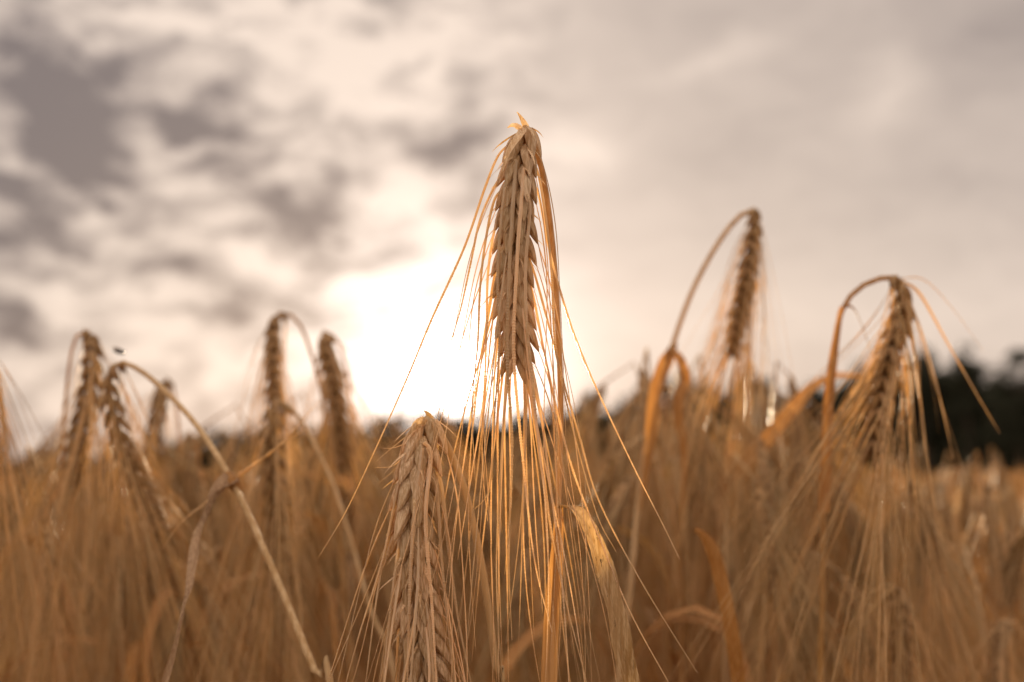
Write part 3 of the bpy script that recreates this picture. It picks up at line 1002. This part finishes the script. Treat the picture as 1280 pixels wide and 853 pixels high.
plant('dark barley ear with ragged edge silhouetted close left of the sun glow',
      [(450, 900, .92), (446, 720, .92), (442, 560, .92), (436, 480, .92), (426, 436, .91), (414, 418, .90)],
      [(404, 415, .90), (406, 432, .895), (416, 480, .89), (424, 530, .89), (427, 575, .89)], seed=46, stem_w=.0026, keep=.6, spread=.35, scale=1.2,
      extra_awns=[([(408, 418, .89), (440, 440, .88), (468, 470, .88)], .0004), ([(408, 420, .89), (430, 436, .88), (458, 452, .88)], .0004)])
# right side
plant('second tallest barley plant, dark slim ear on a long stem curving in from the left',
      [(770, 900, .80), (785, 760, .80), (800, 610, .80), (816, 510, .795), (838, 440, .79), (862, 372, .785), (888, 320, .78), (915, 280, .78), (935, 263, .78)],
      [(944, 262, .78), (942, 290, .778), (934, 345, .775), (924, 395, .775), (917, 436, .775)], seed=51, stem_w=.0036, stem_w_top=.0028, stem_mat=M_STEMP, keep=.8, spread=.16, awnlen=.13,
      leaves=[dict(mat=M_LEAFO, pts=[(840, 436, .788), (850, 450, .78), (856, 475, .775), (848, 510, .77), (856, 580, .77), (850, 660, .77)], w=.006, twist=1.0, label='orange leaf folded down from the stem joint'),
              dict(mat=M_LEAFO, pts=[(842, 434, .79), (828, 462, .785), (818, 500, .78), (812, 560, .78), (800, 640, .78)], w=.008, twist=.5),
              dict(name='node', mat=M_LEAFO, pts=[(832, 452, .79), (838, 440, .79), (844, 428, .79)], w=.0052, tube=True, ps=[0, .4, .6, 1], pw=[.6, 1, 1, .6])])
plant('bushy barley plant at the right with strongly arched stem and long spreading awns',
      [(1026, 900, .69), (1028, 760, .69), (1030, 620, .69), (1033, 520, .685), (1040, 450, .68), (1051, 392, .68), (1070, 363, .68), (1095, 350, .68), (1112, 346, .68)],
      [(1122, 347, .68), (1130, 362, .678), (1124, 400, .675), (1110, 450, .67), (1098, 505, .665), (1090, 560, .66)], seed=52, stem_w=.0032, stem_w_top=.0025, keep=1.0, spread=.30, awnlen=.15,
      scale=1.1, sag=.3, splay=np.array([-.22, 0, 0]),
      extra_awns=[([(1126, 350, .675), (1150, 368, .67), (1185, 430, .665), (1222, 495, .66), (1250, 542, .66)], .0009),
                  ([(1126, 355, .675), (1146, 400, .67), (1165, 460, .665), (1180, 520, .66), (1192, 575, .66)], .0008),
                  ([(1126, 360, .675), (1140, 420, .67), (1150, 500, .665), (1160, 580, .66), (1172, 650, .66)], .0009),
                  ([(1126, 348, .675), (1155, 350, .67), (1190, 385, .67), (1230, 440, .67)], .00045),
                  ([(1122, 400, .67), (1132, 470, .665), (1138, 560, .66), (1150, 680, .66)], .0008),
                  ([(1118, 430, .67), (1128, 500, .665), (1132, 600, .66), (1140, 720, .66)], .0007),
                  ([(1122, 380, .67), (1136, 450, .665), (1142, 520, .66), (1150, 610, .66)], .0008)],
      leaves=[dict(mat=M_LEAFO, pts=[(1050, 386, .68), (1064, 384, .678), (1076, 405, .675), (1088, 440, .67), (1100, 480, .665), (1112, 520, .66)], w=.0036, twist=.4, label='narrow kinked leaf hanging inside the arch'),
              dict(name='sheath', mat=M_LEAFO, pts=[(1028, 640, .682), (1031, 560, .68), (1036, 480, .677), (1048, 400, .675), (1052, 384, .675)], w=.0062, ps=[0, .2, .7, 1], pw=[.9, 1, .8, .4], fold=-.5)])
plant('barley plant whose broad orange leaf sticks out diagonally left of the bushy right plant',
      [(905, 900, .92), (900, 780, .92), (893, 680, .92), (888, 610, .92), (884, 560, .92)],
      [(878, 552, .92), (872, 570, .915), (868, 620, .91), (866, 690, .91)], seed=53, keep=.9, spread=.3, split=False,
      leaves=[dict(mat=M_LEAFO, pts=[(888, 640, .92), (915, 600, .91), (950, 560, .90), (985, 520, .89), (1015, 485, .89), (1045, 470, .89), (1075, 470, .89)], w=.014,
                   ps=[0, .2, .6, 1], pw=[.5, 1, .8, .15], side=(.4, .2, 1), twist=.8)])
plant('bent stalk ending in a hooked orange brown leaf at lower right of centre',
      [(930, 940, .70), (926, 880, .70), (920, 820, .70)], None, seed=54, stem_w=.0036, q=2,
      leaves=[dict(mat=M_LEAFO, pts=[(924, 860, .645), (914, 790, .64), (903, 735, .64), (893, 695, .64), (880, 670, .64), (868, 662, .64)], w=.0066, ps=[0, .5, .85, 1], pw=[1, 1, .9, .3], side=(1, -.3, 0), fold=.5, twist=.3)])
plant('low barley ear hanging in the bottom right under the bushy plant',
      [(1040, 900, .76), (1050, 830, .76), (1066, 780, .76), (1085, 748, .76), (1105, 732, .755)],
      [(1118, 732, .75), (1126, 750, .75), (1127, 800, .75), (1128, 870, .75), (1130, 900, .75)], seed=55, keep=.9, spread=.35, scale=1.05, stem_mat=M_STEMP,
      extra_awns=[([(1115, 735, .745), (1090, 760, .74), (1065, 800, .74), (1040, 860, .74)], .0009), ([(1115, 738, .745), (1080, 740, .74), (1040, 770, .74)], .0006)])
plant('low barley ear in the bottom right corner',
      [(1292, 900, .82), (1285, 830, .82), (1276, 790, .82), (1266, 775, .82)],
      [(1256, 776, .82), (1250, 800, .815), (1248, 870, .81)], seed=56, keep=.9, spread=.3, split=False)
plant('barley ear framed by its own brown arched stem low at the left edge',
      [(-12, 900, .86), (-8, 800, .86), (2, 720, .86), (18, 680, .86), (38, 655, .855)],
      [(52, 656, .85), (62, 680, .845), (66, 740, .84), (68, 800, .84)], seed=57, keep=.9, spread=.22, split=False)
plant('barley ear outside the left edge with only its long awns hanging into view',
      [(-70, 900, .66), (-72, 700, .66), (-66, 520, .66), (-52, 430, .66), (-42, 405, .66)],
      [(-32, 405, .66), (-24, 430, .66), (-20, 500, .66), (-18, 560, .66)], seed=58, keep=.7, spread=.2, split=False,
      extra_awns=[([(-22, 420, .655), (-2, 470, .65), (8, 540, .65), (24, 640, .65)], .0007), ([(-20, 460, .655), (2, 530, .65), (12, 590, .65), (32, 680, .65)], .0006), ([(-20, 440, .655), (0, 500, .65), (6, 600, .65), (14, 700, .65)], .0006)])

# ------------------------------------------------------------------ fly
fp = P(150, 440, .69)
root = empty('fly', tuple(fp))
tag(root, 'tiny dark fly hovering over the arch of the leaning stalk', 'fly')


def blob(mb, c, r, n=8):
    th = np.linspace(0, math.pi, n)
    ph = np.arange(n) * 2 * math.pi / n
    v = np.stack([np.outer(np.sin(th), np.cos(ph)) * r[0] + c[0], np.outer(np.sin(th), np.sin(ph)) * r[1] + c[1], np.outer(np.cos(th), np.ones(n)) * r[2] + c[2]], -1).reshape(-1, 3)
    i = np.arange(n - 1)[:, None] * n
    j = np.arange(n)[None]
    k = (j + 1) % n
    mb.add(v, np.stack([i + j, i + k, i + n + k, i + n + j], -1).reshape(-1, 4))


m = MB()
tube(m, spline([(-.0035, 0, .0009), (-.0018, 0, .0003), (0, 0, 0), (.0013, 0, -.0001), (.0026, 0, -.0003)], 16), np.array([.05, .5, .8, .95, 1, 1, .95, .8, .9, 1.2, 1.3, 1.25, .9, .7, .95, .5]) * .00085, 8)
bo = m.obj('body', M_FLY, root)
for sg in (-1, 1):
    m = MB()
    blade(m, spline([(0.0006, sg * .0005, .0008), (-.001, sg * .002, .0016), (-.0035, sg * .0032, .0018)], 8), .0009 * np.array([.2, .6, .9, 1, 1, .9, .6, .2]), (1, 0, 0), .05)
    m.obj('wing', M_WING, root)
for x in (-.0006, .0003, .0012):
    for sg in (-1, 1):
        m = MB()
        tube(m, spline([(x, sg * .0005, -.0004), (x * 1.5, sg * .0016, -.0007), (x * 2.2, sg * .0020, -.0022)], 6), .00009, 4)
        m.obj('leg', M_FLY, root)
